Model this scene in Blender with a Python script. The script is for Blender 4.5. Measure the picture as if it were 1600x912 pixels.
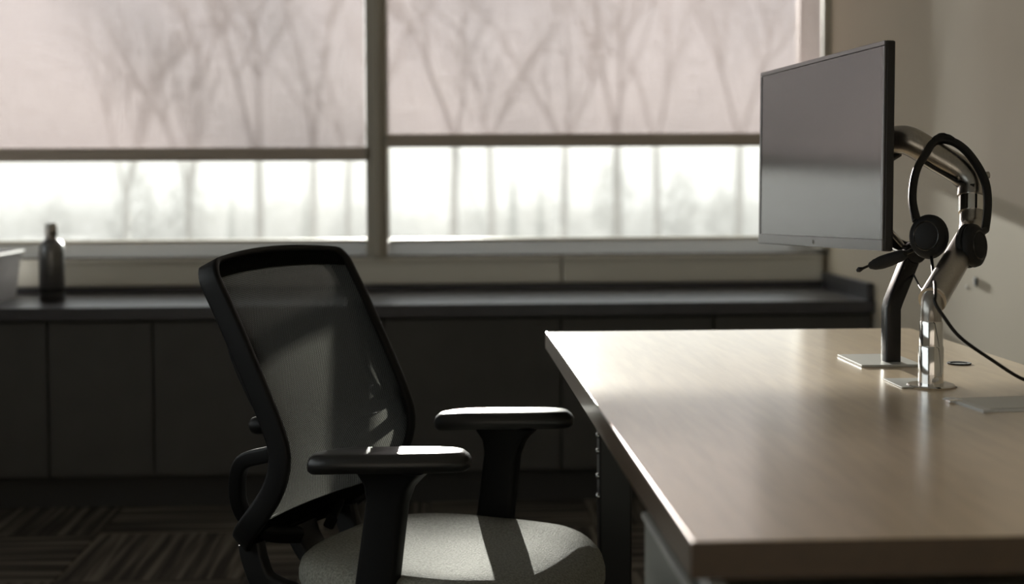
import bpy, bmesh, math, random
from mathutils import Vector, Matrix, noise
for o in list(bpy.data.objects): bpy.data.objects.remove(o, do_unlink=True)
S = bpy.context.scene
COL = S.collection
R = math.radians

# ------------------------------------------------------------------ camera
cd = bpy.data.cameras.new('camera'); cam = bpy.data.objects.new('camera', cd); COL.objects.link(cam)
S.camera = cam
cd.lens = 50; cd.sensor_width = 36; cd.shift_y = -0.0602
cd.clip_end = 400; cd.clip_start = 0.05
_y, _p, _r = R(2.99), R(2.2), R(0.25)
fw = Vector((math.sin(_y)*math.cos(_p), math.cos(_y)*math.cos(_p), -math.sin(_p)))
rt = fw.cross(Vector((0, 0, 1))).normalized(); up = rt.cross(fw)
r2 = rt*math.cos(_r) - up*math.sin(_r); u2 = up*math.cos(_r) + rt*math.sin(_r)
m = Matrix((r2, u2, -fw)).transposed().to_4x4(); m.translation = Vector((0, 0, 1.045))
cam.matrix_world = m
cd.dof.use_dof = True; cd.dof.focus_distance = 2.25; cd.dof.aperture_fstop = 3.0

# ------------------------------------------------------------------ world, sun, exposure
w = bpy.data.worlds.new('world'); S.world = w; w.use_nodes = True
bg = w.node_tree.nodes['Background']
bg.inputs[0].default_value = (0.94, 0.97, 1.0, 1); bg.inputs[1].default_value = 1.5
sd = bpy.data.lights.new('sun', 'SUN'); sun = bpy.data.objects.new('sun', sd); COL.objects.link(sun)
sd.energy = 40.0; sd.angle = R(0.55); sd.color = (1.0, 0.95, 0.87)
sun.location = (-2, 12, 6)
sun.rotation_euler = Vector((-0.023, 1.0, 0.136)).to_track_quat('Z', 'Y').to_euler()
S.view_settings.view_transform = 'Standard'; S.view_settings.look = 'None'
S.view_settings.exposure = 0.15; S.view_settings.gamma = 1.0
S.view_settings.use_curve_mapping = False
S.cycles.max_bounces = 10; S.cycles.transparent_max_bounces = 16
S.cycles.sample_clamp_indirect = 6.0

# ------------------------------------------------------------------ materials
def nt(name):
    mt = bpy.data.materials.new(name); mt.use_nodes = True
    return mt, mt.node_tree, mt.node_tree.nodes['Principled BSDF']
def N(t, kind, **kw):
    n = t.nodes.new(kind)
    for k, v in kw.items(): setattr(n, k, v)
    return n
def mat(name, col, rough=0.5, metal=0.0, spec=0.5, bump=0.0, bscale=200.0, var=0.0, vscale=6.0, stretch=(1, 1, 1), coat=0.0, coatr=0.1):
    mt, t, b = nt(name)
    b.inputs['Base Color'].default_value = (*col, 1); b.inputs['Roughness'].default_value = rough
    b.inputs['Metallic'].default_value = metal; b.inputs['Specular IOR Level'].default_value = spec
    b.inputs['Coat Weight'].default_value = coat; b.inputs['Coat Roughness'].default_value = coatr
    tc = N(t, 'ShaderNodeTexCoord'); mp = N(t, 'ShaderNodeMapping'); mp.inputs['Scale'].default_value = stretch
    t.links.new(tc.outputs['Object'], mp.inputs[0])
    nz = N(t, 'ShaderNodeTexNoise'); nz.inputs['Scale'].default_value = vscale; nz.inputs['Detail'].default_value = 4
    t.links.new(mp.outputs[0], nz.inputs['Vector'])
    mr = N(t, 'ShaderNodeMapRange'); mr.inputs[1].default_value = 0.3; mr.inputs[2].default_value = 0.7
    mr.inputs[3].default_value = 1 - var; mr.inputs[4].default_value = 1 + var
    t.links.new(nz.outputs[0], mr.inputs[0])
    vm = N(t, 'ShaderNodeVectorMath', operation='SCALE'); vm.inputs[0].default_value = col
    t.links.new(mr.outputs[0], vm.inputs['Scale']); t.links.new(vm.outputs[0], b.inputs['Base Color'])
    if bump:
        n2 = N(t, 'ShaderNodeTexNoise'); n2.inputs['Scale'].default_value = bscale; n2.inputs['Detail'].default_value = 2
        t.links.new(tc.outputs['Object'], n2.inputs['Vector'])
        bp = N(t, 'ShaderNodeBump'); bp.inputs['Strength'].default_value = bump; bp.inputs['Distance'].default_value = 0.002
        t.links.new(n2.outputs[0], bp.inputs['Height']); t.links.new(bp.outputs[0], b.inputs['Normal'])
    return mt
M = {}
M['wall'] = mat('wall_paint', (0.60, 0.525, 0.405), 0.75, var=0.05, vscale=1.5, bump=0.05, bscale=300)
M['ceiling'] = mat('ceiling_paint', (0.80, 0.79, 0.76), 0.9, var=0.03)
M['dark_wall'] = mat('office_wall_paint', (0.70, 0.67, 0.60), 0.85, var=0.04)
M['frame'] = mat('window_frame_paint', (0.48, 0.45, 0.38), 0.45, var=0.04)
M['panel'] = mat('sill_panel_paint', (0.78, 0.75, 0.66), 0.5, var=0.04, vscale=3, stretch=(0.3, 1, 1))
M['sill'] = mat('sill_paint', (0.10, 0.088, 0.07), 0.6, var=0.05)
M['bar'] = mat('blind_bar_paint', (0.50, 0.43, 0.36), 0.5, var=0.04)
M['counter'] = mat('counter_laminate', (0.055, 0.054, 0.060), 0.36, var=0.1, vscale=30, spec=0.5)
M['cabinet'] = mat('cabinet_laminate', (0.065, 0.062, 0.057), 0.5, var=0.08, vscale=8)
M['plinth'] = mat('plinth_laminate', (0.03, 0.029, 0.027), 0.6, var=0.06)
M['black'] = mat('black_plastic', (0.008, 0.008, 0.008), 0.45, spec=0.35, bump=0.12, bscale=900)
M['black_soft'] = mat('black_soft_plastic', (0.006, 0.006, 0.006), 0.45, bump=0.1, bscale=700, spec=0.22)
M['black_gloss'] = mat('black_glossy_plastic', (0.010, 0.010, 0.010), 0.25)
M['housing'] = mat('monitor_housing', (0.012, 0.012, 0.013), 0.4)
M['bezel'] = mat('monitor_bezel', (0.06, 0.06, 0.064), 0.30, spec=1.0, coat=1.0, coatr=.25)
M['logo'] = mat('logo_grey', (0.35, 0.36, 0.36), 0.4, metal=0.5)
M['steel'] = mat('brushed_steel', (0.42, 0.40, 0.37), 0.28, metal=1.0, var=0.08, vscale=40, stretch=(8, 8, 1))
M['chrome'] = mat('chrome', (0.78, 0.77, 0.75), 0.07, metal=1.0)
M['arm_black'] = mat('black_painted_metal', (0.008, 0.008, 0.009), 0.22, spec=0.4)
M['pad'] = mat('arm_pad_polyurethane', (0.012, 0.012, 0.012), 0.34, spec=0.6, bump=0.08, bscale=600)
M['cup'] = mat('ear_cup_plastic', (0.007, 0.007, 0.007), 0.6, spec=0.3)
M['band'] = mat('black_knit_and_shade', (0.030, 0.028, 0.026), 0.85, bump=0.5, bscale=500)
M['plate'] = mat('grey_plate', (0.52, 0.52, 0.50), 0.35, metal=0.3)
M['card'] = mat('pale_card', (0.72, 0.71, 0.66), 0.5)
M['sleeve'] = mat('milky_plastic', (0.70, 0.70, 0.68), 0.3)
M['foam'] = mat('black_foam', (0.010, 0.010, 0.010), 0.9, bump=0.6, bscale=900)
M['seat'] = mat('seat_fabric', (0.27, 0.27, 0.235), 0.85, bump=1.0, bscale=420, var=0.35, vscale=260)
M['bottle'] = mat('bottle_steel', (0.20, 0.20, 0.20), 0.32, metal=0.85, var=0.1, vscale=30)
M['bin'] = mat('bin_plastic', (0.62, 0.61, 0.64), 0.4)
M['pedestal'] = mat('pedestal_metal', (0.17, 0.175, 0.155), 0.38, metal=0.2)
M['leg'] = mat('desk_leg_metal', (0.012, 0.012, 0.012), 0.4)
M['bolt'] = mat('bolt_zinc', (0.6, 0.6, 0.6), 0.25, metal=1.0)
M['bark'] = mat('tree_bark', (0.30, 0.26, 0.22), 0.9, var=0.2, vscale=3)
M['needles'] = mat('conifer_needles', (0.15, 0.18, 0.14), 0.9, var=0.25, vscale=4)
M['twigs'] = mat('winter_twigs', (0.24, 0.23, 0.20), 0.9, var=0.25, vscale=3)
M['ground'] = mat('field_grass', (0.25, 0.26, 0.20), 0.95, var=0.2, vscale=0.2)

def wood(name, col, rough, coat, bands=14.0):
    mt, t, b = nt(name)
    tc = N(t, 'ShaderNodeTexCoord'); mp = N(t, 'ShaderNodeMapping'); mp.inputs['Scale'].default_value = (5, 0.5, 5)
    t.links.new(tc.outputs['Object'], mp.inputs[0])
    nz = N(t, 'ShaderNodeTexNoise'); nz.inputs['Scale'].default_value = bands; nz.inputs['Detail'].default_value = 6
    t.links.new(mp.outputs[0], nz.inputs['Vector'])
    rp = N(t, 'ShaderNodeValToRGB'); e = rp.color_ramp.elements
    e[0].position = 0.35; e[0].color = (*[c*0.90 for c in col], 1); e[1].position = 0.65; e[1].color = (*[c*1.05 for c in col], 1)
    t.links.new(nz.outputs[0], rp.inputs[0]); t.links.new(rp.outputs[0], b.inputs['Base Color'])
    rr = N(t, 'ShaderNodeMapRange'); rr.inputs[3].default_value = rough-0.01; rr.inputs[4].default_value = rough+0.01
    t.links.new(nz.outputs[0], rr.inputs[0]); t.links.new(rr.outputs[0], b.inputs['Roughness'])
    b.inputs['Specular IOR Level'].default_value = 0.6
    b.inputs['Coat Weight'].default_value = coat; b.inputs['Coat Roughness'].default_value = 0.21; b.inputs['Coat IOR'].default_value = 2.1
    return mt
M['desk'] = wood('desk_oak_veneer', (0.66, 0.50, 0.32), 0.32, 1.0)
M['desk_edge'] = wood('desk_edge_band', (0.075, 0.043, 0.02), 0.42, 0.1)

def screen_mat():
    mt, t, b = nt('matte_screen')
    b.inputs['Base Color'].default_value = (0.022, 0.021, 0.021, 1); b.inputs['Roughness'].default_value = 0.12
    b.inputs['Specular IOR Level'].default_value = 0.5; b.inputs['IOR'].default_value = 2.2
    return mt
M['screen'] = screen_mat()

def carpet_mat():
    mt, t, b = nt('striped_carpet')
    tc = N(t, 'ShaderNodeTexCoord'); mp = N(t, 'ShaderNodeMapping'); mp.inputs['Scale'].default_value = (1, 26, 1)
    oi = N(t, 'ShaderNodeObjectInfo')
    cm = N(t, 'ShaderNodeCombineXYZ'); ml = N(t, 'ShaderNodeMath', operation='MULTIPLY'); ml.inputs[1].default_value = 50
    t.links.new(oi.outputs['Random'], ml.inputs[0]); t.links.new(ml.outputs[0], cm.inputs[1]); t.links.new(cm.outputs[0], mp.inputs['Location'])
    t.links.new(tc.outputs['Object'], mp.inputs[0])
    nz = N(t, 'ShaderNodeTexNoise'); nz.inputs['Scale'].default_value = 1.5; nz.inputs['Detail'].default_value = 2
    t.links.new(mp.outputs[0], nz.inputs['Vector'])
    rp = N(t, 'ShaderNodeValToRGB'); e = rp.color_ramp.elements
    e[0].position = 0.40; e[0].color = (0.042, 0.037, 0.031, 1); e[1].position = 0.62; e[1].color = (0.15, 0.132, 0.105, 1)
    x = e.new(0.50); x.color = (0.075, 0.066, 0.055, 1)
    t.links.new(nz.outputs[0], rp.inputs[0])
    n2 = N(t, 'ShaderNodeTexNoise'); n2.inputs['Scale'].default_value = 350
    t.links.new(tc.outputs['Object'], n2.inputs['Vector'])
    bp = N(t, 'ShaderNodeBump'); bp.inputs['Strength'].default_value = 0.7; bp.inputs['Distance'].default_value = 0.003
    t.links.new(n2.outputs[0], bp.inputs['Height']); t.links.new(bp.outputs[0], b.inputs['Normal'])
    t.links.new(rp.outputs[0], b.inputs['Base Color']); b.inputs['Roughness'].default_value = 0.95
    b.inputs['Specular IOR Level'].default_value = 0.1
    return mt
M['carpet'] = carpet_mat()

def pane_mat():
    mt = bpy.data.materials.new('window_glass'); mt.use_nodes = True; t = mt.node_tree
    t.nodes.remove(t.nodes['Principled BSDF']); out = t.nodes['Material Output']
    tr = N(t, 'ShaderNodeBsdfTransparent'); tr.inputs[0].default_value = (0.95, 0.97, 0.96, 1)
    gl = N(t, 'ShaderNodeBsdfGlossy'); gl.inputs['Roughness'].default_value = 0.02
    fr = N(t, 'ShaderNodeFresnel'); fr.inputs[0].default_value = 1.45
    mx = N(t, 'ShaderNodeMixShader')
    t.links.new(fr.outputs[0], mx.inputs[0]); t.links.new(tr.outputs[0], mx.inputs[1]); t.links.new(gl.outputs[0], mx.inputs[2])
    t.links.new(mx.outputs[0], out.inputs[0]); return mt
M['glass'] = pane_mat()
M['clear'] = pane_mat(); M['clear'].name = 'clear_sleeve'

def blind_mat():
    mt = bpy.data.materials.new('sunscreen_fabric'); mt.use_nodes = True; t = mt.node_tree
    t.nodes.remove(t.nodes['Principled BSDF']); out = t.nodes['Material Output']
    tc = N(t, 'ShaderNodeTexCoord'); mp = N(t, 'ShaderNodeMapping'); mp.inputs['Scale'].default_value = (5, 1, 120)
    t.links.new(tc.outputs['Object'], mp.inputs[0])
    nz = N(t, 'ShaderNodeTexNoise'); nz.inputs['Scale'].default_value = 1.6; nz.inputs['Detail'].default_value = 3
    t.links.new(mp.outputs[0], nz.inputs['Vector'])
    mp2 = N(t, 'ShaderNodeMapping'); mp2.inputs['Scale'].default_value = (260, 1, 14)
    t.links.new(tc.outputs['Object'], mp2.inputs[0])
    nz2 = N(t, 'ShaderNodeTexNoise'); nz2.inputs['Scale'].default_value = 1.0; nz2.inputs['Detail'].default_value = 2
    t.links.new(mp2.outputs[0], nz2.inputs['Vector'])
    ad = N(t, 'ShaderNodeMath', operation='ADD'); t.links.new(nz.outputs[0], ad.inputs[0]); t.links.new(nz2.outputs[0], ad.inputs[1])
    mr = N(t, 'ShaderNodeMapRange'); mr.inputs[1].default_value = 0.7; mr.inputs[2].default_value = 1.3
    mr.inputs[3].default_value = 0.17; mr.inputs[4].default_value = 0.31
    t.links.new(ad.outputs[0], mr.inputs[0])
    tr = N(t, 'ShaderNodeBsdfTransparent'); tr.inputs[0].default_value = (1.0, 0.91, 0.93, 1)
    tl = N(t, 'ShaderNodeBsdfTranslucent'); tl.inputs[0].default_value = (0.115, 0.095, 0.096, 1)
    df = N(t, 'ShaderNodeBsdfDiffuse'); df.inputs[0].default_value = (0.30, 0.27, 0.25, 1)
    m1 = N(t, 'ShaderNodeMixShader'); m1.inputs[0].default_value = 0.4
    t.links.new(tl.outputs[0], m1.inputs[1]); t.links.new(df.outputs[0], m1.inputs[2])
    mx = N(t, 'ShaderNodeMixShader'); t.links.new(mr.outputs[0], mx.inputs[0])
    t.links.new(m1.outputs[0], mx.inputs[1]); t.links.new(tr.outputs[0], mx.inputs[2])
    t.links.new(mx.outputs[0], out.inputs[0]); return mt
M['blind'] = blind_mat()

def mesh_mat():
    mt = bpy.data.materials.new('chair_mesh_weave'); mt.use_nodes = True; t = mt.node_tree
    t.nodes.remove(t.nodes['Principled BSDF']); out = t.nodes['Material Output']
    uv = N(t, 'ShaderNodeUVMap')
    sp = N(t, 'ShaderNodeSeparateXYZ'); t.links.new(uv.outputs[0], sp.inputs[0])
    nz = N(t, 'ShaderNodeTexNoise'); nz.inputs['Scale'].default_value = 40; t.links.new(uv.outputs[0], nz.inputs['Vector'])
    def wave(sock, freq, jit):
        a = N(t, 'ShaderNodeMath', operation='MULTIPLY_ADD'); a.inputs[1].default_value = freq
        j = N(t, 'ShaderNodeMath', operation='MULTIPLY'); j.inputs[1].default_value = jit; t.links.new(nz.outputs[0], j.inputs[0])
        t.links.new(sock, a.inputs[0]); t.links.new(j.outputs[0], a.inputs[2])
        s = N(t, 'ShaderNodeMath', operation='SINE'); t.links.new(a.outputs[0], s.inputs[0]); return s
    wx = wave(sp.outputs[0], 2*math.pi/0.0056, 2.0); wy = wave(sp.outputs[1], 2*math.pi/0.0060, 2.5)
    mu = N(t, 'ShaderNodeMath', operation='MULTIPLY'); t.links.new(wx.outputs[0], mu.inputs[0]); t.links.new(wy.outputs[0], mu.inputs[1])
    mr = N(t, 'ShaderNodeMapRange'); mr.inputs[1].default_value = 0.15; mr.inputs[2].default_value = 0.65
    mr.inputs[3].default_value = 0.0; mr.inputs[4].default_value = 0.40
    t.links.new(mu.outputs[0], mr.inputs[0])
    tr = N(t, 'ShaderNodeBsdfTransparent')
    tl = N(t, 'ShaderNodeBsdfTranslucent'); tl.inputs[0].default_value = (0.13, 0.13, 0.118, 1)
    mc = N(t, 'ShaderNodeMapRange'); mc.inputs[1].default_value = -0.9; mc.inputs[2].default_value = 0.4
    mc.inputs[3].default_value = 2.6; mc.inputs[4].default_value = 0.12; t.links.new(mu.outputs[0], mc.inputs[0])
    vc = N(t, 'ShaderNodeVectorMath', operation='SCALE'); vc.inputs[0].default_value = (0.11, 0.11, 0.10)
    t.links.new(mc.outputs[0], vc.inputs['Scale']); t.links.new(vc.outputs[0], tl.inputs[0])
    df = N(t, 'ShaderNodeBsdfDiffuse'); df.inputs[0].default_value = (0.015, 0.015, 0.014, 1)
    m1 = N(t, 'ShaderNodeMixShader'); m1.inputs[0].default_value = 0.4
    t.links.new(tl.outputs[0], m1.inputs[1]); t.links.new(df.outputs[0], m1.inputs[2])
    mx = N(t, 'ShaderNodeMixShader'); t.links.new(mr.outputs[0], mx.inputs[0])
    t.links.new(m1.outputs[0], mx.inputs[1]); t.links.new(tr.outputs[0], mx.inputs[2])
    t.links.new(mx.outputs[0], out.inputs[0]); return mt
M['mesh'] = mesh_mat()

# ------------------------------------------------------------------ geometry helpers
def obj(name, bm, mt, parent=None, smooth=False, loc=None):
    me = bpy.data.meshes.new(name)
    bmesh.ops.recalc_face_normals(bm, faces=bm.faces[:])
    bm.to_mesh(me); bm.free()
    if smooth:
        me.shade_smooth() if hasattr(me, 'shade_smooth') else None
        try: me.set_sharp_from_angle(angle=R(40))
        except Exception: pass
    me.materials.append(M[mt] if isinstance(mt, str) else mt)
    o = bpy.data.objects.new(name, me); COL.objects.link(o)
    if parent: o.parent = parent
    if loc: o.location = loc
    return o
def empty(name, loc=(0, 0, 0), rz=0.0):
    o = bpy.data.objects.new(name, None); COL.objects.link(o); o.location = loc; o.rotation_euler = (0, 0, rz)
    o.empty_display_size = 0.1; return o
def tag(o, label=None, cat=None, group=None, kind=None):
    if label: o['label'] = label
    if cat: o['category'] = cat
    if group: o['group'] = group
    if kind: o['kind'] = kind
    return o
def box(bm, x0, x1, y0, y1, z0, z1, bev=0.0, seg=2, mtx=None):
    vs = [bm.verts.new((x, y, z)) for x in (x0, x1) for y in (y0, y1) for z in (z0, z1)]
    fs = [bm.faces.new([vs[i] for i in f]) for f in ((0, 1, 3, 2), (4, 6, 7, 5), (0, 4, 5, 1), (2, 3, 7, 6), (0, 2, 6, 4), (1, 5, 7, 3))]
    if mtx is not None: bmesh.ops.transform(bm, matrix=mtx, verts=vs)
    if bev:
        es = list({e for f in fs for e in f.edges})
        bmesh.ops.bevel(bm, geom=es, offset=bev, segments=seg, affect='EDGES', profile=0.5)
    return bm
def bx(*a, **k): return box(bmesh.new(), *a, **k)
def catmull(pts, n=8):
    pts = [Vector(p) for p in pts]; out = []
    for i in range(len(pts)-1):
        p0 = pts[max(i-1, 0)]; p1 = pts[i]; p2 = pts[i+1]; p3 = pts[min(i+2, len(pts)-1)]
        for k in range(n):
            s = k/n
            out.append(0.5*((2*p1)+(p2-p0)*s+(2*p0-5*p1+4*p2-p3)*s*s+(3*p1-p0-3*p2+p3)*s**3))
    out.append(pts[-1]); return out
def tube(bm, pts, rad, seg=16, closed=False, cap=True, sect=None, upv=None):
    """sweep a round (or given 2-D) section along pts; rad number or list"""
    pts = [Vector(p) for p in pts]; n = len(pts)
    rads = rad if isinstance(rad, (list, tuple)) else [rad]*n
    tang = []
    for i in range(n):
        a = pts[(i-1) % n] if (closed or i > 0) else pts[i]; b = pts[(i+1) % n] if (closed or i < n-1) else pts[i]
        tang.append((b-a).normalized())
    ref = Vector(upv) if upv is not None else (Vector((0, 0, 1)) if abs(tang[0].z) < 0.9 else Vector((1, 0, 0)))
    rings = []; nrm = (ref - tang[0]*ref.dot(tang[0])).normalized()
    for i in range(n):
        if upv is not None: nrm = (ref - tang[i]*ref.dot(tang[i])).normalized()
        else: nrm = (nrm - tang[i]*nrm.dot(tang[i])).normalized()
        bn = tang[i].cross(nrm)
        if sect: rings.append([bm.verts.new(pts[i]+nrm*a*rads[i]+bn*b*rads[i]) for a, b in sect])
        else: rings.append([bm.verts.new(pts[i]+nrm*math.cos(2*math.pi*k/seg)*rads[i]+bn*math.sin(2*math.pi*k/seg)*rads[i]) for k in range(seg)])
    m_ = len(rings[0])
    for i in range(n if closed else n-1):
        A, B = rings[i], rings[(i+1) % n]
        for k in range(m_): bm.faces.new((A[k], A[(k+1) % m_], B[(k+1) % m_], B[k]))
    if cap and not closed:
        bm.faces.new(rings[0][::-1]); bm.faces.new(rings[-1])
    return bm
def lathe(bm, prof, seg=24, center=(0, 0, 0), mtx=None):
    c = Vector(center); rings = []
    for r, z in prof:
        if r < 1e-6: rings.append([bm.verts.new(c+Vector((0, 0, z)))])
        else: rings.append([bm.verts.new(c+Vector((r*math.cos(2*math.pi*k/seg), r*math.sin(2*math.pi*k/seg), z))) for k in range(seg)])
    for A, B in zip(rings[:-1], rings[1:]):
        for k in range(seg):
            j = (k+1) % seg
            if len(A) == 1 and len(B) == 1: continue
            if len(A) == 1: bm.faces.new((A[0], B[k], B[j]))
            elif len(B) == 1: bm.faces.new((A[k], B[0], A[j]))
            else: bm.faces.new((A[k], A[j], B[j], B[k]))
    if len(rings[0]) > 1: bm.faces.new(rings[0][::-1])
    if len(rings[-1]) > 1: bm.faces.new(rings[-1])
    if mtx is not None: bmesh.ops.transform(bm, matrix=mtx, verts=[v for r_ in rings for v in r_])
    return bm
def rrect(a, b, r, n=4):
    """rounded rectangle outline, half sizes a, b"""
    out = []
    for cx, cy, st in ((a-r, b-r, 0), (-a+r, b-r, 90), (-a+r, -b+r, 180), (a-r, -b+r, 270)):
        for k in range(n+1):
            an = R(st+90*k/n); out.append((cx+r*math.cos(an), cy+r*math.sin(an)))
    return out
def align(p, d):
    return Matrix.Translation(Vector(p)) @ Vector(d).normalized().to_track_quat('Z', 'Y').to_matrix().to_4x4()

# ------------------------------------------------------------------ room shell
XL, XR, YB, YW, H = -3.2, 1.40, -2.5, 5.07, 2.7
def struct(name, bm, mt, parent=None, label=None, cat=None):
    o = obj(name, bm, mt, parent)
    if not parent: tag(o, label, cat, kind='structure')
    return o
WT = .32
floor = struct('floor', bx(XL-.15, XR+.15, YB-.15, YW+WT, -.12, -.010), 'plinth', label='dark striped carpet tile floor of the office', cat='floor')
struct('ceiling', bx(XL-.15, XR+.15, YB-.15, YW+WT, H, H+.12), 'ceiling', label='plain pale ceiling above the office', cat='ceiling')
bm = bmesh.new()
LY0, LY1, LZ0, LZ1 = -2.2, 4.2, .80, 2.5  # opening for the unseen window, added for more daylight inside
box(bm, XL-.15, XL, YB-.15, YW+WT, -.01, LZ0); box(bm, XL-.15, XL, YB-.15, YW+WT, LZ1, H)
box(bm, XL-.15, XL, YB-.15, LY0, LZ0, LZ1); box(bm, XL-.15, XL, LY1, YW+WT, LZ0, LZ1)
struct('wall_left', bm, 'dark_wall', label='left wall of the office with a long opening added for daylight', cat='wall')
struct('wall_back', bx(XL, XR, YB-.15, YB, -.01, H), 'dark_wall', label='plain wall behind the viewer', cat='wall')
struct('wall_right', bx(XR, XR+.15, YB-.15, YW+WT, -.01, H), 'wall', label='beige painted wall behind the monitor', cat='wall')
WZ0, WZ1, WXL = .76, 2.40, -2.45
bm = bmesh.new()
box(bm, XL, XR, YW, YW+WT, -.01, WZ0); box(bm, XL, XR, YW, YW+WT, WZ1, H); box(bm, XL, WXL, YW, YW+WT, WZ0, WZ1)
wallw = struct('wall_window', bm, 'wall', label='window wall above the dark counter', cat='wall')
for a, b in ((-3.19, -2.0), (-2.0, -.78), (-.78, .441), (.441, 1.385)):
    p = bx(a+.003, b-.003, YW-.030, YW, .664, .757, bev=.004)
    box(p, a+.003, b-.003, YW-.042, YW, .744, .757, bev=.003)
    obj('sill_panel', p, 'panel', wallw)
# carpet tiles, quarter-turned
TS = .487; random.seed(3)
tile = None
for i in range(-5, 5):
    for j in range(-13, 2):
        cx = -1.0 + (i+.5)*TS; cy = 4.19 + (j+.5)*TS
        if cx-TS/2 < XL-.01 or cy-TS/2 < YB-.3 or cx+TS/2 > XR+.3 or cy > YW: continue
        if tile is None:
            h = TS/2-.0012; tile = obj('carpet_tile', bx(-h, h, -h, h, -.010, 0, bev=.002, seg=1), 'carpet', floor); o = tile
        else:
            o = tile.copy(); COL.objects.link(o); o.parent = floor
        o.location = (cx, cy, 0); o.rotation_euler = (0, 0, 0 if (i+j) % 2 == 0 else math.pi/2)
# i=-1,j=-1 (left of X=-1, nearest row) runs along X; neighbours quarter-turned

# ------------------------------------------------------------------ windows
YG = YW+.27
def window(name, x0, x1, label, lw, rw):
    root = empty(name, ((x0+x1)/2, YG, WZ0)); tag(root, label, 'window', kind='structure')
    ox, oy, oz = root.location
    def part(nm, mt, *a, **k):
        a = (a[0]-ox, a[1]-ox, a[2]-oy, a[3]-oy, a[4]-oz, a[5]-oz)
        return obj(nm, bx(*a, **k), mt, root)
    g = bmesh.new()                                     # sloping sill board
    tube(g, [(x0-ox, 0, 0), (x1-ox, 0, 0)], 1.0, sect=[(WZ0-oz, -(YW-.035-oy)), (.763-oz, -(YW-.035-oy)), (.766-oz, -(YW-.030-oy)), (.803-oz, -(YG-.02-oy)), (.803-oz, -(YG+.03-oy)), (WZ0-oz, -(YG+.03-oy))], upv=(0, 0, 1))
    obj('sloping_sill', g, 'sill', root)
    part('glazing_bead', 'frame', x0+lw, x1-rw, YG-.02, YG+.02, .800, .812, bev=.003)
    part('top_rail', 'frame', x0, x1, YG-.03, YG+.03, WZ1-.07, WZ1, bev=.004)
    part('stile', 'frame', x0, x0+lw, YG-.03, YG+.03, .812, WZ1-.07, bev=.004)
    part('stile', 'frame', x1-rw, x1, YG-.03, YG+.03, .812, WZ1-.07, bev=.004)
    part('pane', 'glass', x0+lw, x1-rw, YG+.004, YG+.010, .812, WZ1-.07)
window('window_1', WXL, -.213, 'wide left window pane behind the lower blind', .05, .040)
window('window_2', -.213, XR, 'wide right window pane behind the higher blind', .034, .035)
bm = bx(-.232, -.196, YW-.06, YG-.031, .757, WZ1, bev=.006)
box(bm, -.250, -.2325, YW-.045, YW+.02, .757, WZ1, bev=.004); box(bm, -.1955, -.176, YW-.045, YW+.02, .757, WZ1, bev=.004)
o = obj('trim_1', bm, 'frame'); tag(o, 'upright mullion between the two windows', 'mullion', kind='structure')
o = obj('trim_2', bx(XR-.028, XR, YW-.06, YG-.031, .775, WZ1, bev=.004), 'frame'); tag(o, 'upright window jamb in the corner behind the monitor', 'window jamb', kind='structure')
# unseen window added in the left wall to brighten the dark room
root = empty('added_window', (XL-.075, (LY0+LY1)/2, LZ0)); tag(root, 'added long window in the left wall, unseen, for extra daylight', 'window', kind='structure')
hl = (LY1-LY0)/2; hh = LZ1-LZ0
obj('sash', bx(-.03, .03, -hl, hl, 0, .05), 'frame', root); obj('sash', bx(-.03, .03, -hl, hl, hh-.05, hh), 'frame', root)
for k in range(5):
    y = -hl+.025+(2*hl-.05)*k/4; obj('upright', bx(-.03, .03, y-.025, y+.025, .05, hh-.05), 'frame', root)
    if k < 4: obj('pane', bx(-.003, .003, y+.025, y+(2*hl-.05)/4-.025, .05, hh-.05), 'glass', root)

def blind(x0, x1, zb, label):
    root = empty('roller_blind', ((x0+x1)/2, YW-.045, zb)); tag(root, label, 'blind', 'roller blinds in the two windows')
    h = (x1-x0)/2; rng = random.Random(int(zb*1000))
    g = bmesh.new(); n = 24; zt = 2.345-zb
    rows = []
    for k in range(n+1):
        x = -h+2*h*k/n; yy = .0012*math.sin(k*.9)
        rows.append([g.verts.new((x, yy-.0003, .046)), g.verts.new((x, yy-.0003, zt))])
    for a, b in zip(rows[:-1], rows[1:]): g.faces.new((a[0], b[0], b[1], a[1]))
    f = obj('blind_fabric', g, 'blind', root, smooth=True)
    b = bmesh.new(); tube(b, [(-h, 0, .0235), (h, 0, .0235)], 1.0, sect=rrect(.0235, .010, .007), upv=(0, 0, 1))
    bar = obj('bottom_bar', b, 'bar', root, smooth=True)
    for s in (-1, 1): obj('end_cap', bx(s*h-.003, s*h+.003, -.012, .012, .001, .046, bev=.002), 'frame', bar)
    b = bmesh.new(); tube(b, [(-h, 0, zt), (h, 0, zt)], .024); obj('roller_tube', b, 'bar', root, smooth=True)
blind(WXL+.03, -.252, 1.100, 'pale pink-grey roller blind of the left window, hanging lower')
blind(-.176, XR-.030, 1.146, 'pale pink-grey roller blind of the right window, behind the monitor')

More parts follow.
